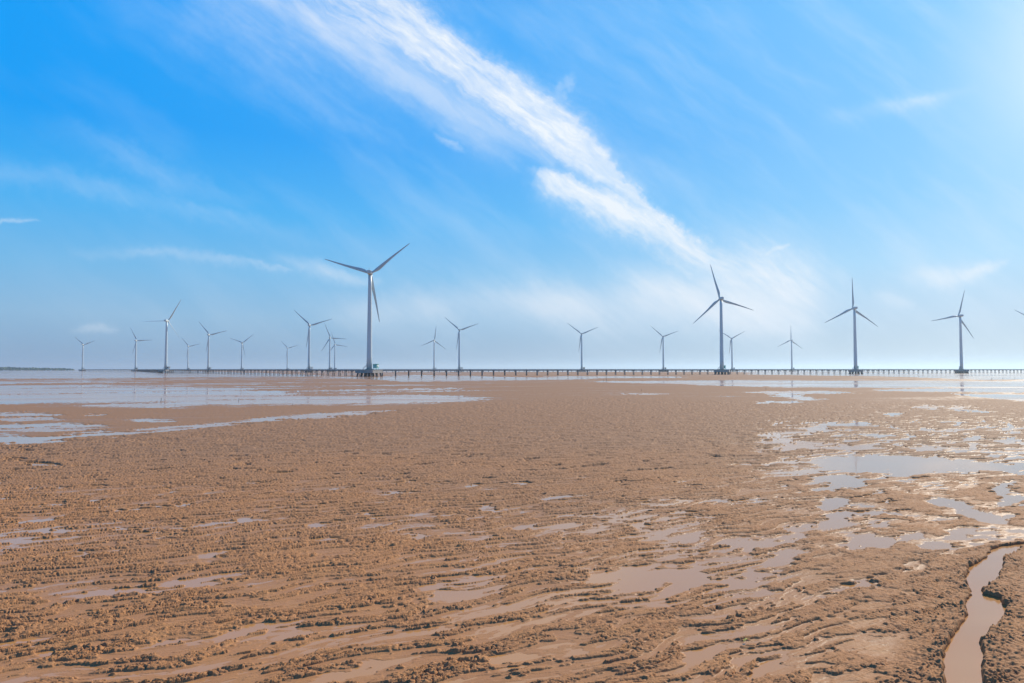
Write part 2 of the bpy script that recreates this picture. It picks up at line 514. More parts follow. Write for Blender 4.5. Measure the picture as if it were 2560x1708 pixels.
def mud_height(X, Y):
    """terrain height of the flat (water level is 0); the pools, sheets and the creek lie
    where the plan of the place has them, described by bearing (u) and distance (v)."""
    X = X.astype(np.float32)
    Y = Y.astype(np.float32)
    u = 1280 + F * X / Y
    v = HV + F * EYE / Y
    sa, ca = math.sin(R(61)), math.cos(R(61))
    a = X * sa + Y * ca
    b = -X * ca + Y * sa
    wx, wy = perlin(X / 2.6, Y / 2.6, 3), perlin(X / 2.6, Y / 2.6, 4)
    aw, bw = a + 0.7 * wx, b + 0.45 * wy
    big = fbm(X / 38, Y / 38, 3, 8)
    streak = fbm(a / 70 + 0.4 * big, b / 15, 4, 20)
    ridge = fbm(aw / 2.3, bw / 0.37, 3, 30)
    low = fbm(a / 8.0, b / 3.4, 3, 40)
    rightness = sst(u + 60 * big, 1650, 2200)
    iso = fbm(X / 1.3, Y / 1.3, 3, 50)
    ridge = ridge * (1 - rightness) + (0.45 * ridge + 0.6 * iso) * rightness
    far = sst(Y, 110, 320)
    # warped map coordinates give the hand placed pools their ragged outlines
    edge = fbm(a / 6, b / 2.2, 4, 60)
    edge2 = fbm(X / 0.9, Y / 0.45, 3, 64)
    uu = u + 30 * edge + 14 * big + 14 * edge2
    vv = v + (v - HV) * (0.034 * edge + 0.02 * low + 0.012 * edge2)

    def band(top, bot, k=0.06):
        t = np.interp(uu, [p[0] for p in top], [p[1] for p in top], left=-1e5, right=-1e5)
        bo = np.interp(uu, [p[0] for p in bot], [p[1] for p in bot], left=-1e5, right=-1e5)
        mid, hw = (t + bo) / 2, (bo - t) / 2
        w = k * (np.abs(mid - HV) + 1) * 0.35 + hw * 0.35 + 0.2
        d = hw - np.abs(vv - mid)
        return sst(d, -0.25 * w, w) * (t > 0)

    def ell(cu, cv, ru, rv, tilt=0.0):
        du, dv = uu - cu, vv - cv + tilt * (uu - cu)
        return sst(1 - np.sqrt((du / ru) ** 2 + (dv / rv) ** 2), -0.15, 0.45)

    W = np.zeros_like(X)
    # smooth wet flats lie beyond the line that runs from the lower left strip to the far pools
    vline = np.interp(uu, [-900, 0, 330, 640, 900, 1100, 1500, 2000, 2600, 3600], [1140, 1116, 1093, 1060, 1038, 1012, 992, 1008, 1000, 1000])
    flat = 1 - sst(vv, vline - 4, vline + 6)

    def add(mask, amt):
        np.maximum(W, mask * amt, out=W)
    # left: far sheet, the wide sheet, the strip below it
    add(band([(-900, 924), (430, 926), (800, 938)], [(-900, 948), (200, 947), (430, 944), (800, 941)]), 0.11)
    add(band([(-900, 952), (0, 954), (120, 955), (300, 956), (420, 955.5)], [(-900, 960), (0, 959), (120, 957.5), (300, 957), (420, 956)]), 0.12)
    add(band([(-900, 958), (100, 962), (300, 962), (460, 962), (640, 974), (780, 985), (900, 982), (1080, 985), (1230, 992), (1320, 996)],
             [(-900, 1022), (0, 1018), (200, 1022), (400, 1026), (640, 1018), (900, 1014), (1040, 1012), (1230, 1001), (1320, 998)]), 0.038)
    add(band([(-900, 1110), (-300, 1096), (0, 1091), (200, 1087), (320, 1077), (500, 1061), (640, 1046), (800, 1033), (900, 1029), (995, 1024)],
             [(-900, 1150), (-300, 1125), (0, 1113), (100, 1110), (200, 1099), (320, 1090), (500, 1072), (640, 1059), (800, 1046), (880, 1040), (995, 1027)]), 0.15)
    for cu, cv, ru, rv in [(60, 1036, 90, 5), (70, 1047, 80, 4), (120, 1064, 150, 4.5), (60, 1073, 110, 4), (150, 1076, 130, 4.5), (240, 1039, 34, 3),
                           (380, 1051, 60, 3), (60, 1122, 60, 4), (40, 1148, 26, 3), (100, 1158, 55, 4)]:
        add(ell(cu, cv, ru, rv), 0.12)
    # pools at the foot of the pier and below it
    add(band([(830, 942.5), (950, 942), (1040, 937), (1250, 942), (1480, 945)], [(830, 944.5), (900, 947), (950, 950), (1020, 955), (1080, 954), (1250, 951), (1480, 949)]), 0.13)
    add(band([(1380, 940), (1500, 940.5), (1700, 941)], [(1380, 946), (1500, 946.5), (1700, 945)]), 0.12)
    add(band([(1480, 952), (1700, 951), (1850, 949), (2000, 950), (2400, 951), (3600, 951)],
             [(1480, 956), (1700, 961), (1850, 969), (2000, 970), (2400, 971), (3600, 974)]), 0.085)
    add(band([(1880, 930), (2200, 931), (3600, 926)], [(1880, 937.5), (2200, 941), (2450, 950), (3600, 953)]), 0.12)
    add(band([(900, 924), (3600, 924)], [(900, 929), (2000, 931), (3600, 931)]), 0.10)
    add(band([(2200, 972), (2500, 968), (3600, 960)], [(2200, 978), (2500, 982), (3600, 985)]), 0.075)
    add(band([(2400, 984), (2560, 986), (3600, 986)], [(2400, 988), (2560, 1006), (3600, 1010)]), 0.09)
    for cu, cv, ru, rv, tl in [(2000, 981, 150, 3.5, 0.0), (1970, 988, 40, 6, 0), (2000, 995, 45, 6, -0.10), (1950, 1006, 70, 3.5, 0.03), (660, 980, 90, 1.6, 0),
                               (1600, 984.5, 80, 1.2, 0), (1080, 973, 90, 1.4, 0.02)]:
        add(ell(cu, cv, ru, rv, tl), 0.11)
    # the pools on the right
    add(band([(1950, 1149), (2020, 1145), (2100, 1139), (2250, 1136), (2400, 1142), (2560, 1160), (3200, 1170)],
             [(1950, 1152), (2040, 1164), (2060, 1182), (2200, 1183), (2350, 1182), (2430, 1174), (2560, 1188), (3200, 1200)]), 0.058)
    for cu, cv, ru, rv, tl in [(1960, 1088, 70, 9, 0.0), (1935, 1102, 75, 8, 0.0), (1975, 1116, 95, 7, 0.05), (2090, 1060, 85, 6, 0.02), (2030, 1072, 60, 6, 0.02), (2120, 1118, 90, 6, 0.0),
                               (2190, 1087, 40, 4, 0), (2230, 1035, 40, 6, 0), (2310, 1018, 45, 6, 0.03), (2400, 1022, 40, 7, 0), (2440, 1029, 40, 5, 0), (2370, 1074, 60, 4, 0.03), (2510, 1069, 70, 4, 0),
                               (2440, 1098, 60, 5, 0), (2520, 1106, 50, 8, -0.05), (2330, 1116, 90, 4, 0.06), (2265, 1097, 28, 3.5, 0),
                               (2070, 1212, 75, 16, 0.25), (2075, 1255, 40, 12, 0.15), (2160, 1280, 60, 9, 0.10), (2085, 1295, 55, 16, 0.25), (2370, 1260, 55, 12, -0.1), (2440, 1285, 55, 14, -0.25), (2510, 1230, 40, 26, 0.4),
                               (1600, 1308, 34, 12, 0.25), (1690, 1352, 110, 22, 0.0), (1820, 1345, 130, 16, 0.12), (1930, 1335, 60, 14, 0.15), (2140, 1352, 80, 20, 0.05), (2240, 1340, 80, 10, 0.10), (2430, 1326, 75, 15, 0.12), (2330, 1362, 50, 10, 0.1),
                               (1560, 1420, 120, 13, 0.25), (1700, 1425, 70, 22, 0.1), (1930, 1400, 34, 30, 0.3), (1880, 1440, 60, 14, 0.2), (2140, 1460, 120, 13, 0.32), (2260, 1420, 34, 26, 0.4),
                               (1735, 1622, 55, 26, 0.3), (1900, 1665, 70, 18, 0.3), (1270, 1632, 60, 22, 0.12), (1150, 1455, 120, 16, 0.15), (520, 1440, 130, 20, 0.15), (330, 1470, 150, 9, 0.13), (560, 1385, 70, 10, 0.1),
                               (90, 1330, 130, 7, 0.08), (370, 1268, 150, 6, 0.08), (250, 1375, 110, 8, 0.1), (60, 1625, 140, 16, 0.12), (500, 1590, 190, 12, 0.14), (640, 1560, 150, 12, 0.14), (880, 1655, 170, 14, 0.2)]:
        add(ell(cu, cv, ru, rv, tl), 0.030 + 0.035 * (cv < 1310) + 0.01 * (cu > 1600))
    # small scattered puddles through the middle of the flat
    fleck = sst(fbm(a / 2.4, b / 0.95, 3, 150) + 0.25 * edge2, 0.52, 0.80) * sst(v, 1105, 1150) * (1 - sst(v, 1290, 1420))
    add(fleck, 0.075)
    # the winding creek at the lower right
    cv_ = [1340, 1352, 1362, 1376, 1395, 1415, 1428, 1450, 1468, 1480, 1490, 1515, 1545, 1565, 1595, 1640, 1708, 1800, 2100]
    cl = [2680, 2560, 2480, 2465, 2442, 2408, 2404, 2404, 2409, 2414, 2404, 2402, 2400, 2378, 2358, 2344, 2347, 2360, 2390]
    cr = [2760, 2600, 2545, 2520, 2492, 2492, 2482, 2464, 2436, 2440, 2484, 2492, 2480, 2455, 2432, 2427, 2436, 2455, 2500]
    nz = 9 * perlin(X / 0.8, Y / 0.8, 70) + 5 * perlin(X / 0.3, Y / 0.3, 71)
    L_ = np.interp(v, cv_, cl) + nz
    R_ = np.interp(v, cv_, cr) + 9 * perlin(X / 0.7, Y / 0.7, 72) + 5 * perlin(X / 0.28, Y / 0.28, 73)
    dm = np.minimum(u - L_, R_ - u) * Y / F          # metres inside the channel
    on = (v > 1346)
    creek = sst(dm, -0.10, 0.10) * on
    bank = sst(dm, -1.3, -0.05) * on
    beyond = sst((u - R_) * Y / F, 0.0, 0.8) * on
    # base level: a drier tongue across the middle, wetter lower down
    dry = sst(v, 985, 1030) * (1 - sst(v, 1120, 1230)) * (1 - sst(u, 1650, 1950))
    near = (1 - far) * (1 - 0.85 * flat)
    wetleft = flat * (1 - sst(u, 900, 1300)) * sst(v, 945, 985)
    lod = sst(Y, 26, 52)
    fine = fbm(X / 0.34, Y / 0.26, 3, 100) * (1 - lod) + 0.8 * fbm(X / 0.7, Y / 1.1, 2, 104) * lod
    dry = dry * (1 - sst(W, 0.01, 0.05))
    base = 0.0135 + 0.040 * dry + 0.004 * rightness + 0.035 * beyond + 0.015 * sst(u, 1900, 2300) * on
    z = base + (0.012 * ridge + 0.012 * low) * (1 - 0.4 * far) + 0.035 * streak * np.maximum(far, 0.8 * flat) + 0.012 * big - 0.006 * wetleft - 0.022 * wetleft * sst(v, 1014, 1030) * (1 - 0.5 * sst(u, 350, 800)) + 0.022 * flat * sst(u, 1120, 1350) * (1 - 0.6 * sst(u, 1900, 2300)) + 0.05 * np.exp(-((vv - 1134 - 4 * big) / 2.5) ** 2) * sst(uu, 1020, 1120) * (1 - sst(uu, 1800, 1950)) * (0.6 + 0.8 * np.abs(edge))
    sheen = sst(uu, 1820, 1980) * sst(vv, 1030, 1060) * (1 - sst(vv, 1165, 1225))
    z = z - sheen * (0.034 + 0.05 * np.clip(fbm(X / 7.0, Y / 4.0, 3, 130), -0.5, 0.6))
    sheen2 = sst(uu, 1500, 1700) * sst(vv, 1190, 1260) * (1 - sst(vv, 1400, 1500)) * (1 - beyond)
    z = z - sheen2 * (0.004 + 0.03 * np.clip(fbm(X / 4.0, Y / 2.5, 3, 135), -0.4, 0.5))
    # crusts of mud with steep broken edges lie along the ridges
    n1 = ridge + 0.35 * low + 0.22 * fine + 0.5 * dry + 0.35 * beyond - 9.0 * W
    plate = sst(n1, -0.06, 0.08)
    n2 = fbm(aw / 0.85, bw / 0.19, 3, 110) + 0.25 * fine + 0.25 * dry - 4.0 * W
    plate2 = sst(n2, 0.02, 0.17)
    n3 = fbm(aw / 3.2, bw / 0.70, 3, 120) + 0.3 * fine - 6.0 * W
    plate3 = sst(n3, -0.05, 0.10) * sst(Y, 24, 60)
    z = z - W * 0.85 + near * ((0.021 * plate + 0.016 * plate2 * (0.4 + 0.6 * plate)) * (1 - 0.8 * lod) + 0.078 * plate3)
    # clods: crumbly lumps with sharp creases on whatever stands above the water
    land = sst(z, 0.008, 0.048)
    ac, bc = a + 0.12 * perlin(X / 0.5, Y / 0.5, 5), b + 0.10 * perlin(X / 0.5, Y / 0.5, 6)
    a2, b2 = 0.6 * X - 0.8 * Y, 0.8 * X + 0.6 * Y
    c1 = np.abs(perlin(ac / 0.30, bc / 0.115, 80))
    g1 = np.abs(perlin(a2 / 0.62, b2 / 0.17, 84))
    c1 = c1 * (1 - rightness) + (0.45 * c1 + 0.65 * g1) * rightness
    c2 = np.abs(perlin(ac / 0.14, bc / 0.075, 81))
    c3 = np.abs(perlin(X / 0.065, Y / 0.06, 82))
    c0 = np.abs(perlin(ac / 1.3, bc / 0.55, 83)) + 0.5 * np.abs(perlin(ac / 0.6, bc / 0.36, 85))
    c0 = c0 * (0.35 + 0.65 * sst(fbm(ac / 5.0, bc / 1.6, 3, 95), -0.3, 0.35))
    c2 = c2 * (1 - 0.85 * sst(Y, 26, 55))
    c3 = c3 * (1 - sst(Y, 18, 36))
    c1 = c1 * (1 - 0.7 * sst(Y, 38, 80))
    patch = sst(fbm(ac / 2.1, bc / 0.33, 3, 90), -0.28, 0.22)
    calm = (1 - 0.45 * beyond) * (1 - 0.35 * rightness)
    clod = (0.036 * c1 + 0.036 * c2 + 0.024 * c3) * (0.30 + 0.62 * patch)
    # thin cracks and undercut creases
    e1 = np.abs(perlin(ac / 0.30, bc / 0.115, 80)) * (1 - rightness) + g1 * rightness
    crack = np.exp(-(e1 / 0.07) ** 2) * (0.25 + 0.75 * patch) * (1 - sst(Y, 30, 55))
    pits = sst(perlin(ac / 0.24, bc / 0.10, 86), 0.42, 0.62) * (1 - sst(Y, 30, 55))
    clod = clod - 0.045 * crack * (1 + 1.2 * sst(dm, -3.0, -0.2) * on) - 0.048 * pits * (0.3 + 0.7 * patch) * (1 - 0.85 * rightness)
    clod = clod + (0.075 * c0 + 0.02 * c1) * sst(Y, 22, 60)
    rough = 0.66 + 0.36 * sst(fbm(X / 4.5, Y / 2.8, 2, 140), -0.45, 0.4)
    clod = np.maximum(clod * rough, -0.8 * z)
    z = z + land * clod * calm * (1 - 0.6 * far) * (1 - 0.8 * flat) * 1.25
    z = z + bank * (1 - creek) * (0.06 * c1 + 0.03 + 0.05 * c2)
    z = z - 0.34 * creek
    return z


def build_mud():
    rows = []
    vmax, vmin = 2700.0, 990.0
    v = vmax
    while v > vmin:
        rows.append(F * EYE / (v - HV))
        v -= 4.0 if v > 2000 else 1.5 if v > 1708 else (0.95 if v > 1300 else 0.62)
    d = rows[-1]
    while d < 4000:
        rows.append(d)
        d *= 1.018
    rows = np.array(rows)
    tx = np.concatenate([np.linspace(-2.0, -1.0, 260, endpoint=False), np.linspace(-1.0, 1.0, 1900), np.linspace(1.0, 2.0, 261)[1:]])
    nr, nc = len(rows), len(tx)
    Yg = np.repeat(rows[:, None], nc, 1)
    Xg = Yg * tx[None, :]
    Z = np.empty((nr, nc), np.float32)
    for k in range(0, nr, 150):
        Z[k:k + 150] = mud_height(Xg[k:k + 150], Yg[k:k + 150])
    co = np.stack([Xg, Yg, Z], -1).astype(np.float32).reshape(-1)
    i = np.arange(nr - 1)[:, None] * nc + np.arange(nc - 1)[None, :]
    quads = np.stack([i, i + 1, i + nc + 1, i + nc], -1).reshape(-1, 4).astype(np.int32)
    me = bpy.data.meshes.new('mudflat')
    me.vertices.add(nr * nc)
    me.vertices.foreach_set('co', co)
    nq = len(quads)
    me.loops.add(nq * 4)
    me.loops.foreach_set('vertex_index', quads.reshape(-1))
    me.polygons.add(nq)
    me.polygons.foreach_set('loop_start', np.arange(0, nq * 4, 4, dtype=np.int32))
    me.polygons.foreach_set('loop_total', np.full(nq, 4, np.int32))
    me.polygons.foreach_set('use_smooth', np.ones(nq, bool))
    me.update(calc_edges=True)
    tag(link('mudflat', me, mat_mud()), kind='structure')


def build_water():
    bm = bmesh.new()
    n = 96
    c = bm.verts.new((0, 0, 0))
    prev = None
    for r in (60, 400, 2500, 24000):
        ring = [bm.verts.new((r * math.cos(2 * math.pi * i / n), r * math.sin(2 * math.pi * i / n), 0)) for i in range(n)]
        for i in range(n):
            j = (i + 1) % n
            if prev is None:
                bm.faces.new((c, ring[i], ring[j]))
            else:
                bm.faces.new((prev[i], ring[i], ring[j], prev[j]))
        prev = ring
    tag(link('water', bm_mesh(bm, 'water'), mat_water()), kind='structure')


build_mud()
build_water()

# ------------------------------------------------------------------ wind turbines
HUB_Z = 86.0
PLAT_TOP, PLAT_BOT = 5.7, 2.95
HUB_Y = 4.3


def px_ground(px, d):
    return (px - 1280.0) / F * d


def mesh_tower():
    bm = bmesh.new()
    prof = [(6.55 + 77.75 * k / 8, 2.22 + (1.40 - 2.22) * k / 8) for k in range(9)]
    add_rings(bm, [[(r * math.cos(2 * math.pi * i / 32), r * math.sin(2 * math.pi * i / 32), z) for i in range(32)] for z, r in prof])
    me = bm_mesh(bm, 'tower', True)
    return me


def mesh_blade():
    """blade along +Z from the hub; broad trailing edge on +X, thickness along Y"""
    bm = bmesh.new()
    st_ = [(1.3, 0.85, 0.85, 0), (2.6, 0.85, 0.85, 0), (4.2, 1.15, 0.72, 3), (6.0, 1.42, 0.56, 8), (8.2, 1.50, 0.44, 9), (11.5, 1.36, 0.34, 8), (16, 1.12, 0.27, 6),
           (22, 0.88, 0.21, 4), (28, 0.68, 0.155, 2), (34, 0.50, 0.11, 1), (38.5, 0.36, 0.08, 0), (40.6, 0.22, 0.05, 0), (41.25, 0.06, 0.02, 0)]
    rings = []
    for z, hc, ht, tw in st_:
        lead = 0.72 if z < 3 else 0.62
        ring = []
        cx = max(0.0, hc - 0.85) * 0.85 if z < 12 else max(0.0, hc - 0.85) * 0.85
        for i in range(18):
            t = 2 * math.pi * i / 18
            px_, py_ = math.cos(t) * hc, math.sin(t) * ht
            if z > 3:
                py_ *= 1.0 - 0.45 * max(0, math.cos(t))      # thinner trailing edge
            ct, s_ = math.cos(R(tw)), math.sin(R(tw))
            ring.append((cx + px_ * ct - py_ * s_, px_ * s_ + py_ * ct + 0.0009 * z * z, z))
        rings.append(ring)
    add_rings(bm, rings)
    return bm_mesh(bm, 'blade', True)


def mesh_nacelle():
    bm = bmesh.new()
    rings = []
    for y, w, h, zc in [(-5.6, 1.35, 1.25, 0.1), (-5.3, 1.62, 1.5, 0.1), (-2.0, 1.75, 1.7, 0.05), (1.6, 1.75, 1.7, 0.0), (2.4, 1.6, 1.6, 0.0), (2.75, 1.3, 1.3, 0.0)]:
        ring = []
        for i in range(24):
            t = 2 * math.pi * i / 24
            ct, s_ = math.cos(t), math.sin(t)
            e = 0.42
            ring.append((w * math.copysign(abs(ct) ** e, ct), y, HUB_Z + zc + h * math.copysign(abs(s_) ** e, s_)))
        rings.append(ring)
    add_rings(bm, rings)
    return bm_mesh(bm, 'nacelle', False)


def mesh_hub():
    bm = bmesh.new()
    rings = []
    for y, r in [(-1.5, 1.25), (-1.2, 1.42), (0.6, 1.45), (1.3, 1.25), (1.9, 0.8), (2.2, 0.3), (2.25, 0.05)]:
        rings.append([(r * math.cos(2 * math.pi * i / 20), y, r * math.sin(2 * math.pi * i / 20)) for i in range(20)])
    add_rings(bm, rings)
    return bm_mesh(bm, 'hub', True)


def mesh_mast():
    bm = bmesh.new()
    z = HUB_Z + 1.7
    add_tube(bm, (-0.1, -3.8, z), (-0.1, -3.8, z + 2.4), 0.06, 0.04, 6)
    add_tube(bm, (-0.6, -3.8, z + 1.5), (0.4, -3.8, z + 1.5), 0.04, None, 6)
    add_box(bm, (0.4, -3.8, z + 1.65), (0.16, 0.16, 0.26))
    return bm_mesh(bm, 'mast')


PL = 8.3   # half size of the concrete platform


def mesh_platform():
    bm = bmesh.new()
    ch = 1.0
    pts = [(-PL + ch, -PL), (PL - ch, -PL), (PL, -PL + ch), (PL, PL - ch), (PL - ch, PL), (-PL + ch, PL), (-PL, PL - ch), (-PL, -PL + ch)]
    add_rings(bm, [[(x, y, z) for x, y in pts] for z in (PLAT_BOT, PLAT_TOP - 0.25)] + [[(x * 1.02, y * 1.02, z) for x, y in pts] for z in (PLAT_TOP - 0.24, PLAT_TOP)])
    return bm_mesh(bm, 'foundation')


def mesh_pile(i):
    bm = bmesh.new()
    return bm


def pile_meshes():
    res = []
    n = 0
    for ix in (-6.6, -3.3, 0.0, 3.3, 6.6):
        for iy in (-6.2, 0.0, 6.2):
            bm = bmesh.new()
            k = 0.13
            add_tube(bm, (ix, iy, PLAT_BOT + 0.05), (ix * (1 + k), iy * (1 + k), -1.2), 0.62, 0.62, 10)
            res.append(bm_mesh(bm, 'pile', True))
    return res


def mesh_pedestal():
    bm = bmesh.new()
    add_rings(bm, [[(r * math.cos(2 * math.pi * i / 24), r * math.sin(2 * math.pi * i / 24), z) for i in range(24)]
                   for z, r in [(PLAT_TOP, 3.5), (6.2, 3.4), (6.25, 2.6), (6.55, 2.55)]])
    return bm_mesh(bm, 'pedestal', False)


def mesh_stair():
    bm = bmesh.new()
    a, b = Vector((-5.2, -1.0, PLAT_TOP)), Vector((-2.2, -1.0, 8.6))
    for y in (-0.45, 0.45):
        add_tube(bm, a + Vector((0, y, 0)), b + Vector((0, y, 0)), 0.09, None, 6)
        add_tube(bm, a + Vector((0, y, 1.1)), b + Vector((0, y, 1.1)), 0.05, None, 6)
        for k in range(4):
            p = a.lerp(b, k / 3)
            add_tube(bm, p + Vector((0, y, 0)), p + Vector((0, y, 1.1)), 0.04, None, 6)
    for k in range(10):
        p = a.lerp(b, (k + 0.5) / 10)
        add_box(bm, p, (0.30, 0.9, 0.05))
    add_box(bm, (-2.1, -1.0, 8.6), (1.0, 1.2, 0.08))
    return bm_mesh(bm, 'stair')


def mesh_door():
    bm = bmesh.new()
    add_box(bm, (-1.88, -1.12, 9.75), (0.12, 0.9, 2.1), Matrix.Identity(4))
    bmesh.ops.rotate(bm, verts=bm.verts, cent=(-1.88, -1.12, 9.75), matrix=Matrix.Rotation(R(31), 3, 'Z'))
    return bm_mesh(bm, 'door')


def mesh_railing():
    bm = bmesh.new()
    q = PL - 0.4
    cs = [(-q, -q), (q, -q), (q, q), (-q, q)]
    for i in range(4):
        a, b = Vector(cs[i] + (PLAT_TOP,)), Vector(cs[(i + 1) % 4] + (PLAT_TOP,))
        if i == 2:
            continue
        for k in range(6):
            p = a.lerp(b, k / 6)
            add_tube(bm, p, p + Vector((0, 0, 1.05)), 0.03, None, 5)
        for h in (0.55, 1.05):
            add_tube(bm, a + Vector((0, 0, h)), b + Vector((0, 0, h)), 0.025, None, 5)
    return bm_mesh(bm, 'railing')


ME = dict(tower=mesh_tower(), blade=mesh_blade(), nacelle=mesh_nacelle(), hub=mesh_hub(), mast=mesh_mast(), foundation=mesh_platform(),
          pedestal=mesh_pedestal(), stair=mesh_stair(), door=mesh_door())
PILES = pile_meshes()
ME['tower'].materials.append(M_PAINT)
ME['blade'].materials.append(M_BLADE)
ME['nacelle'].materials.append(M_NACELLE)
ME['hub'].materials.append(M_NACELLE)
ME['mast'].materials.append(M_STEEL)
ME['foundation'].materials.append(M_CONC)
ME['pedestal'].materials.append(M_RUST)
ME['stair'].materials.append(M_STEEL)
ME['door'].materials.append(M_GREYBOX)
for p_ in PILES:
    p_.materials.append(M_PILE)

PLAT_YAW = R(-22)
# hub pixel, hub row, blade angles (degrees, anticlockwise from the right as seen), yaw, label
TURB = [
    (209.5, 862.0, (141, 20, 260), 0, 'distant turbine nearest the wooded shore, its third blade hidden behind its tower'),
    (342.3, 851.5, (118.6, 2, 251), 0, 'small distant turbine, second from the left, one blade almost level'),
    (420.1, 802.5, (58, 180, 303), 0, 'turbine at the left end of the pier, one blade pointing straight left'),
    (472.0, 866.0, (131, 12, 258), 0, 'tiny turbine just right of the one at the left end of the pier'),
    (523.9, 837.4, (130, 13.5, 258), 0, 'mid-sized distant turbine between two tiny ones, left third of the picture'),
    (606.3, 857.0, (160, 38, 281), 0, 'small distant turbine with blades in a wide Y, second left of the brown cabinet turbine'),
    (719.5, 870.6, (135, 16, 260), 0, 'tiniest turbine, low on the horizon just left of the larger one behind the pier'),
    (775.3, 813.6, (137, 16.5, 260), 0, 'larger turbine behind the left pier, brown cabinet at its foot'),
    (826.0, 844.8, (113, -4, 236), 0, 'taller of the two overlapping turbines close left of the nearest one'),
    (838.0, 861.3, (108, -11, 232), 0, 'shorter of the two overlapping turbines close left of the nearest one'),
    (927.5, 684.0, (162.6, 39, 280), 1, 'nearest and tallest turbine, mint green cabinet beside its tower'),
    (1085.8, 851.0, (83, 203, 322), 0, 'small turbine with one blade straight up, right of the nearest one'),
    (1148.7, 825.5, (139, 19, 260.5), 0, 'mid-sized turbine with brown cabinet, second to the right of the nearest one'),
    (1453.5, 835.0, (142, 22, 261), 0, 'lone mid-distance turbine near the middle of the long open stretch of pier'),
    (1656.8, 841.7, (138, 19.5, 258.5), 0, 'small turbine left of the second nearest turbine, blades in a Y'),
    (1799.5, 747.8, (104, 342, 222.6), 0, 'second nearest turbine, on right half, one blade leaning left of upright'),
    (1828.0, 846.5, (145, 27.4, 262), 0, 'small turbine half hidden behind the second nearest one'),
    (1977.0, 850.8, (88, 206, 324), 0, 'small turbine between the second and third nearest, one blade upright'),
    (2131.9, 771.4, (89, 207, 324.5), 0, 'third nearest turbine with one blade exactly upright'),
    (2395.7, 790.0, (73.4, 190.7, 304.5), 0, 'rightmost whole turbine, upper blade leaning right'),
    (2591.0, 804.0, (150.5, 30.5, 270.5), 0, 'turbine cut off by the right edge, only a blade tip showing'),
]
TG = 'wind turbines standing on the mudflat'
TPOS = []
for i, (hx, hy, angs, yaw, lab) in enumerate(TURB):
    tu, tv = px_dir(hx, hy)
    d = (HUB_Z - EYE) / tv
    hubx = tu * d
    yr = R(yaw)
    x0 = hubx + math.sin(yr) * HUB_Y
    y0 = d - math.cos(yr) * HUB_Y
    TPOS.append((x0, y0))
    root = empty('wind_turbine', (x0, y0, 0.0))
    tag(root, lab, 'wind turbine', TG)
    fd = link('foundation', ME['foundation'], None, root)
    fd.rotation_euler = (0, 0, PLAT_YAW)
    for pm in PILES:
        link('pile', pm, None, fd)
    link('pedestal', ME['pedestal'], None, root)
    tw = link('tower', ME['tower'], None, root)
    link('door', ME['door'], None, tw)
    link('stair', ME['stair'], None, root)
    na = link('nacelle', ME['nacelle'], None, root)
    na.rotation_euler = (0, 0, yr)
    if d < 1300:
        link('mast', ME['mast'], None, na)
    hb = link('hub', ME['hub'], None, root)
    hb.location = (-math.sin(yr) * HUB_Y, math.cos(yr) * HUB_Y, HUB_Z)
    hb.rotation_euler = (0, 0, yr)
    for a_ in angs:
        bl = link('blade', ME['blade'], None, root)
        bl.location = hb.location
        bl.rotation_euler = (Matrix.Rotation(yr, 3, 'Z') @ Matrix.Rotation(R(90 - a_), 3, 'Y') @ Matrix.Rotation(R(62 if i == 2 else 0), 3, 'Z')).to_euler()

# ---- transformer cabinets beside the towers
CG = 'transformer cabinets on the turbine platforms'


def cabinet_meshes(open_front):
    bm = bmesh.new()
    if open_front:
        # a roofed frame with open bays
        for x in (-1.9, 0.0, 1.9):
            for y in (-1.4, 1.4):
                add_box(bm, (x, y, 2.9), (0.35, 0.35, 3.4))
        add_box(bm, (0, 0, 1.1), (4.2, 3.2, 0.3))
        add_box(bm, (0, 0, 2.95), (4.1, 0.2, 0.3))
    else:
        add_box(bm, (0, 0, 2.9), (3.6, 3.0, 3.2), None, 0.06)
    body = bm_mesh(bm, 'body')
    bm = bmesh.new()
    add_box(bm, (0, 0, 4.68), (4.4, 3.6, 0.22), None, 0.05)
    roof = bm_mesh(bm, 'roof')
    legs = []
    for x in (-1.5, 1.5):
        for y in (-1.2, 1.2):
            bm = bmesh.new()
            add_box(bm, (x, y, 0.6), (0.28, 0.28, 1.3))
            legs.append(bm_mesh(bm, 'leg'))
    bm = bmesh.new()
    add_box(bm, (0.0, -1.54, 2.7), (1.5, 0.06, 2.3), None, 0.02)
    door = bm_mesh(bm, 'door')
    bm = bmesh.new()
    add_tube(bm, (1.78, 0.1, 3.0), (1.92, 0.1, 3.0), 0.85, 0.85, 20)
    disc = bm_mesh(bm, 'round_panel', True)
    return body, roof, legs, door, disc


CAB_O = cabinet_meshes(True)
CAB_C = cabinet_meshes(False)
CABM = {}


def cabinet(ti, kind, mat, label, off):
    x, y = TPOS[ti]
    rt = empty('transformer_cabinet', (x + off[0], y + off[1], PLAT_TOP), PLAT_YAW)
    tag(rt, label, 'cabinet', CG)
    body, roof, legs, door, disc = CAB_O if kind == 'open' else CAB_C

    def c(me):
        k = (me.name, mat.name)
        if k not in CABM:
            CABM[k] = me.copy()
            CABM[k].materials.append(mat)
        return CABM[k]
    link('body', c(body), None, rt)
    link('roof', c(roof), None, rt)
    for l_ in legs:
        link('leg', c(l_), None, rt)
    if kind != 'open':
        link('door', c(door), None, rt)
    if kind == 'green':
        m = disc.copy()
        m.materials.append(M_WHITE)
        o = link('round_panel', m, None, rt)
        o['label'] = 'white round panel on the sunlit side'


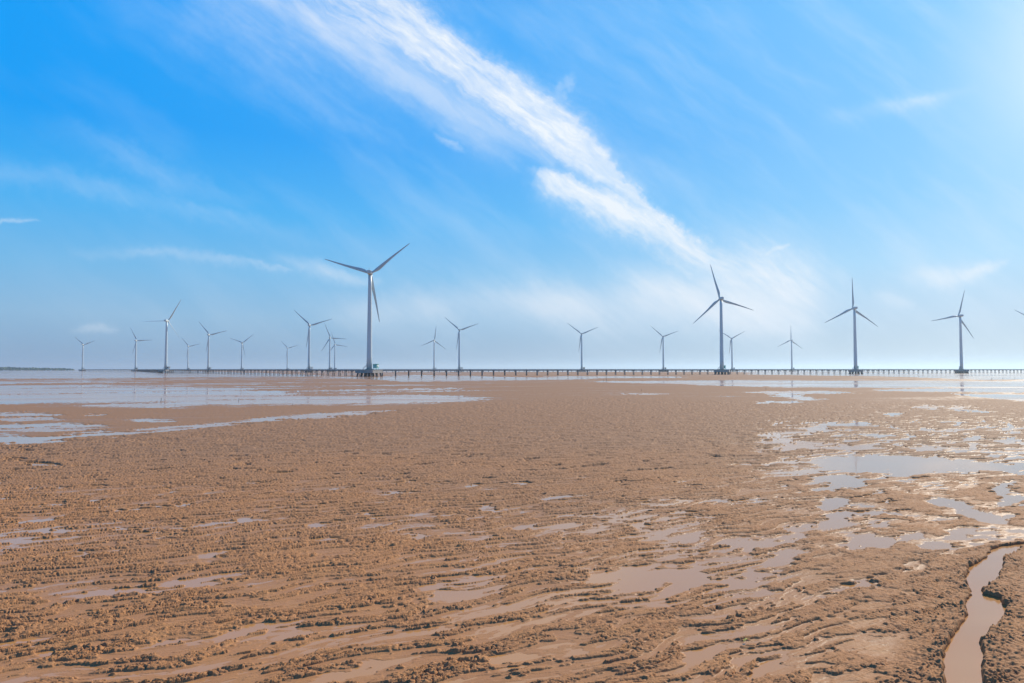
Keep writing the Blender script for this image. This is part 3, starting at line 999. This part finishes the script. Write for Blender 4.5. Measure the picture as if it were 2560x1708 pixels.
CABS = [
    (0, 'open', M_GREYBOX, 'small grey cabinet beside the leftmost turbine'),
    (1, 'box', M_GREYBOX, 'small grey cabinet at the foot of the second turbine from the left'),
    (2, 'box', M_GREYBOX, 'blue-grey cabinet beside the turbine at the left end of the pier'),
    (3, 'box', M_GREYBOX, 'tiny grey cabinet right of the pier-end turbine\'s tiny neighbour'),
    (4, 'box', M_GREYBOX, 'grey cabinet at the foot of the fifth turbine from the left'),
    (5, 'open', M_GREYBOX, 'open grey cabinet at the foot of the sixth turbine from the left'),
    (6, 'open', M_GREYBOX, 'tiny grey cabinet at the foot of the tiniest turbine'),
    (7, 'open', M_BROWNBOX, 'brown open-framed cabinet beside the larger turbine behind the left pier'),
    (8, 'box', M_GREYBOX, 'grey cabinet beside the taller of the overlapping pair of turbines'),
    (9, 'box', M_GREYBOX, 'grey cabinet beside the shorter of the overlapping pair of turbines'),
    (10, 'green', M_GREEN, 'mint green cabinet with white round panel beside the nearest tower'),
    (11, 'open', M_GREYBOX, 'grey cabinet beside the upright-bladed turbine right of the nearest one'),
    (12, 'open', M_BROWNBOX, 'brown open cabinet beside the second turbine right of the nearest one'),
    (13, 'box', M_BROWNBOX, 'brown cabinet beside the lone turbine on the long open stretch of pier'),
    (14, 'box', M_BROWNBOX, 'brown cabinet beside the small turbine left of the second nearest one'),
    (15, 'box', M_GREEN, 'green cabinet half hidden behind the second nearest tower'),
    (16, 'box', M_GREYBOX, 'small grey cabinet beside the turbine behind the second nearest one'),
    (17, 'box', M_GREYBOX, 'small grey cabinet beside the upright-bladed turbine on the right half'),
    (18, 'box', M_GREEN, 'green cabinet at the foot of the third nearest turbine'),
    (19, 'box', M_GREYBOX, 'grey cabinet behind the tower of the rightmost whole turbine'),
]
for ti, kind, mat, lab in CABS:
    off = (5.0, -0.5)
    if ti == 10: off = (5.4, 0.2)
    if ti in (15, 18): off = (3.4, 3.0)
    if ti == 19: off = (1.6, 4.2)
    cabinet(ti, kind, mat, lab, off)

# ------------------------------------------------------------------ trestle piers
DECK_TOP, DECK_BOT = 5.62, 4.75


def pier(name, label, p0, p1, gap, kind):
    """straight trestle pier from p0 to p1 with a pile bent every gap metres"""
    p0, p1 = Vector(p0), Vector(p1)
    L = (p1 - p0).length
    root = empty('trestle_pier', (p0.x, p0.y, 0.0), math.atan2(p1.y - p0.y, p1.x - p0.x))
    tag(root, label, 'pier', 'trestle piers joining the turbines')
    bm = bmesh.new()
    add_box(bm, (L / 2, 0, (DECK_TOP + DECK_BOT) / 2 + 0.25), (L, 2.8, 0.42))
    for y in (-0.8, 0.8):
        add_box(bm, (L / 2, y, DECK_BOT + 0.18), (L, 0.5, 0.62))
    link('deck', bm_mesh(bm, 'deck'), M_DECK, root)
    for s in (-1.3, 1.3):
        bm = bmesh.new()
        add_box(bm, (L / 2, s, DECK_TOP + 0.14), (L, 0.18, 0.24))
        add_box(bm, (L / 2, s, DECK_TOP + 0.62), (L, 0.07, 0.09))
        k = 0.0
        step = 2.5 if kind == 'near' else 6.0
        while k < L:
            add_box(bm, (k, s, DECK_TOP + 0.44), (0.09, 0.09, 0.40))
            k += step
        link('railing', bm_mesh(bm, 'railing'), M_STEEL if kind == 'near' else M_DECK, root)
    n = int(L / gap)
    order = sorted(range(n + 1), key=lambda i: (p0 + (p1 - p0) * (i * gap / L)).length)
    bm = bmesh.new()
    add_box(bm, (0, 0, DECK_BOT - 0.38), (0.9, 2.6, 0.5), None, 0.04)
    cap = bm_mesh(bm, 'pile_bent')
    cap.materials.append(M_DECK)
    pl = []
    for s in (-0.68, 0.68):
        bm = bmesh.new()
        add_tube(bm, (0, s, DECK_BOT - 0.5), (0, s * 1.15, -1.2), 0.34, None, 10)
        m = bm_mesh(bm, 'pile', True)
        m.materials.append(M_PILE)
        pl.append(m)
    rest = bmesh.new()
    for q, i in enumerate(order):
        if q < 100:
            b = link('pile_bent', cap, None, root)
            b.location = (i * gap, 0, 0)
            for m in pl:
                link('pile', m, None, b)
        else:
            add_box(rest, (i * gap, 0, DECK_BOT - 0.38), (0.9, 2.6, 0.5))
            for s in (-0.68, 0.68):
                add_tube(rest, (i * gap, s, DECK_BOT - 0.5), (i * gap, s * 1.15, -1.2), 0.34, None, 6)
    if n + 1 > 100:
        o = link('pile_bents', bm_mesh(rest, 'pile_bents'), M_PILE, root)
        tag(o, kind='stuff')
    else:
        rest.free()


Y0 = 596.0
uX, vY = 29.8 * Y0 / F, 0.01007 * Y0
A0 = Vector((-258.0 * Y0 / F, Y0))
stepv = Vector((uX, vY))
pier('trestle_pier', 'long grey trestle pier running from the nearest turbine to the right edge', A0 - stepv * 2, A0 + stepv * 108, stepv.length, 'near')
Y1 = 614.0
B0 = Vector((-415.3 * Y1 / F, Y1))
stepl = Vector((-22.1 * Y1 / F, 0.0158 * Y1))
pier('trestle_pier', 'trestle pier running back from the nearest turbine to the turbine left of it', B0 - stepl * 2.0, B0 + stepl * 51, stepl.length, 'near')
t8, t17 = Vector(TPOS[7]), Vector(TPOS[17])
dr = (t17 - t8).normalized()
nrm = Vector((-dr.y, dr.x)) * 11.0
pier('trestle_pier', 'farther trestle pier seen low beneath the deck of the long front pier', Vector(TPOS[2]) + nrm, t17 + nrm + dr * 560, 12.3, 'far')
pier('trestle_pier', 'distant low pier between the pier-end turbine and the second turbine from the left', Vector(TPOS[2]) + Vector((-10, 8)), Vector(TPOS[1]) + Vector((0, 10)), 12.3, 'far')
pier('trestle_pier', 'farthest pier, a thin line between the two leftmost turbines', Vector(TPOS[1]) + Vector((-2, 12)), Vector(TPOS[0]) + Vector((0, 10)), 12.3, 'far')

# ------------------------------------------------------------------ wooded shore far left


def wooded_shore():
    rnd = random.Random(5)
    m, g, b, out = principled('mangrove_leaves')
    geo = g.n('ShaderNodeNewGeometry').outputs['Position']
    g.plug(b.inputs['Base Color'], g.mix(g.noise(geo, 0.05, 4.0), (0.030, 0.075, 0.040), (0.060, 0.110, 0.050)))
    b.inputs['Roughness'].default_value = 0.7
    bm = bmesh.new()
    for k in range(3600):
        f = rnd.random()
        px = -700 + f * 884
        d = 3300 + rnd.random() * 420 + 350 * (px / 184.0 if px > 0 else 0)
        hgt = np.interp(px, [-700, 0, 40, 120, 160, 184], [19, 17.5, 15.0, 11.0, 9.0, 6.5]) * (0.80 + 0.25 * rnd.random())
        x = px_ground(px, d)
        z = hgt * (rnd.random() ** 0.6)
        r = 2.4 + 3.4 * rnd.random()
        c = Vector((x, d, max(1.0, z)))
        for q in range(3):
            n = Vector((rnd.uniform(-1, 1), rnd.uniform(-1, 1), rnd.uniform(-.3, 1))).normalized()
            t = n.orthogonal().normalized()
            s = n.cross(t)
            o = c + Vector((rnd.uniform(-r, r), rnd.uniform(-r, r), rnd.uniform(-.5, .5) * r))
            vs = [bm.verts.new(o + (t * math.cos(a) * rnd.uniform(.6, 1.1) + s * math.sin(a) * rnd.uniform(.6, 1.1)) * r * 0.8)
                  for a in (0.2, 1.2, 2.3, 3.3, 4.4, 5.4)]
            bm.faces.new(vs)
    tag(link('mangrove_wood', bm_mesh(bm, 'mangrove_wood'), m), 'dark green mangrove wood on the far shore at the left', 'trees', None, 'stuff')


wooded_shore()

# ------------------------------------------------------------------ small things on the mud


def ground_at(px, py):
    d = F * EYE / (py - HV)
    return (px - 1280.0) / F * d, d


def stake(px, py, hpx, lean, label, wpx=1.4, twig=False):
    x, d = ground_at(px, py)
    h = hpx * d / F
    r = max(0.03, wpx * d / F * 0.5)
    rnd = random.Random(int(px))
    bm = bmesh.new()
    n = 6
    rings = []
    for k in range(n + 1):
        f = k / n
        cx = lean * h * f + rnd.uniform(-.2, .2) * r
        cy = rnd.uniform(-.2, .2) * r
        rr = r * (1.0 - 0.35 * f)
        rings.append([(cx + rr * math.cos(2 * math.pi * i / 8) * rnd.uniform(.85, 1.1), cy + rr * math.sin(2 * math.pi * i / 8) * rnd.uniform(.85, 1.1), -0.6 + (h + 0.6) * f) for i in range(8)])
    add_rings(bm, rings)
    if twig:
        add_tube(bm, (0, 0, h * 0.15), (-h * 0.45, 0, h * 0.02), r * 0.8, r * 0.4, 6)
    o = link('mud_stake', bm_mesh(bm, 'mud_stake'), M_WOOD)
    o.location = (x, d, 0)
    tag(o, label, 'stake', 'thin stakes standing in the mud')


stake(404.3, 1004, 9.5, 0.12, 'thickest leaning stake in the wide wet sheet at left', 1.6)
stake(440.2, 1014, 5, 0.0, 'short faint stake right of the thickest one in the left wet sheet', 0.6)
stake(598.5, 1003, 7, 0.03, 'thin dark stake alone in the left wet sheet, below the tiny turbines', 1.2)
stake(733.3, 1015, 7, -0.05, 'thin stake at the lower edge of the wet sheet, below the larger left turbine', 0.7)
stake(1058.5, 1012, 8, 0.0, 'thin stake where the wet sheet tapers off below the nearest turbine', 0.6)
stake(1508.3, 953, 4.5, 0.0, 'shorter of two stakes standing close together below the middle of the pier', 0.8)
stake(1515.5, 954, 12, 0.0, 'taller of two stakes standing close together below the middle of the pier', 1.0)
stake(1602.3, 978, 6, 0.05, 'lone stake on brown mud below the small turbine at right of centre', 0.9)
stake(1907.5, 942, 4, 0.0, 'tiny stake close in front of the pier, right of the second nearest turbine', 0.8)
stake(1913.5, 975, 5, 0.0, 'stubby dark post on mud right of the second nearest turbine\'s reflection', 1.2)
stake(2478.0, 948.5, 5, 0.0, 'stake with a side branch, left of a row at the right edge', 0.9, True)
stake(2505.6, 949.5, 6, -0.05, 'middle stake of the row in shallow water at the right edge', 0.7)
stake(2535.3, 950, 7, 0.0, 'tall thin stake of the row in shallow water nearest the right edge', 0.6)


def driftwood():
    x, d = ground_at(2560, 1596)
    bm = bmesh.new()
    rnd = random.Random(3)
    rings = []
    for k in range(11):
        f = k / 10
        rr = 0.028 + 0.012 * math.sin(f * 9) - 0.02 * (1 - f) ** 6
        rings.append([((f - 0.35) * 0.75, rr * math.cos(2 * math.pi * i / 8) * rnd.uniform(.8, 1.2) + 0.02 * math.sin(f * 7), 0.02 + rr * math.sin(2 * math.pi * i / 8) + 0.02 * f) for i in range(8)])
    add_rings(bm, rings)
    o = link('driftwood_stick', bm_mesh(bm, 'driftwood_stick'), M_WOOD)
    o.location = (x, d, float(mud_height(np.array([x]), np.array([d]))[0]) + 0.05)
    o.rotation_euler = (0, 0, R(8))
    tag(o, 'dark driftwood stick lying on smooth mud right of the creek', 'stick')


driftwood()


def leaf():
    x, d = ground_at(1850, 1597)
    bm = bmesh.new()
    top, bot = [], []
    for k in range(9):
        f = k / 8
        w = 0.035 * math.sin(math.pi * min(1, f * 1.02)) + 0.002
        zc = 0.02 * math.sin(f * 3)
        top.append([(f * 0.16, w, zc + 0.012), (f * 0.16, 0, zc), (f * 0.16, -w, zc + 0.012), (f * 0.16, 0, zc - 0.004)])
    add_rings(bm, top)
    o = link('leaf', bm_mesh(bm, 'leaf'), M_LEAF)
    o.location = (x, d, float(mud_height(np.array([x]), np.array([d]))[0]) + 0.03)
    o.rotation_euler = (R(-14), R(-16), R(35))
    tag(o, 'small yellow leaf on the clods right of the picture centre', 'leaf')


leaf()

# ------------------------------------------------------------------ the air
HAZE = 0.9e-4
bm = bmesh.new()
add_box(bm, (0, 0, 64.25), (52000, 52000, 130.5))
hz = link('haze', bm_mesh(bm, 'haze'))
hm = bpy.data.materials.new('haze_air')
hm.use_nodes = True
hg = NT(hm.node_tree)
ho = hg.n('ShaderNodeOutputMaterial')
hv = hg.n('ShaderNodeVolumePrincipled')
hv.inputs['Color'].default_value = (0.52, 0.69, 0.84, 1)
hv.inputs['Density'].default_value = HAZE
hv.inputs['Anisotropy'].default_value = 0.45
hg.t.links.new(hv.outputs[0], ho.inputs['Volume'])
hz.data.materials.append(hm)
tag(hz, kind='stuff')
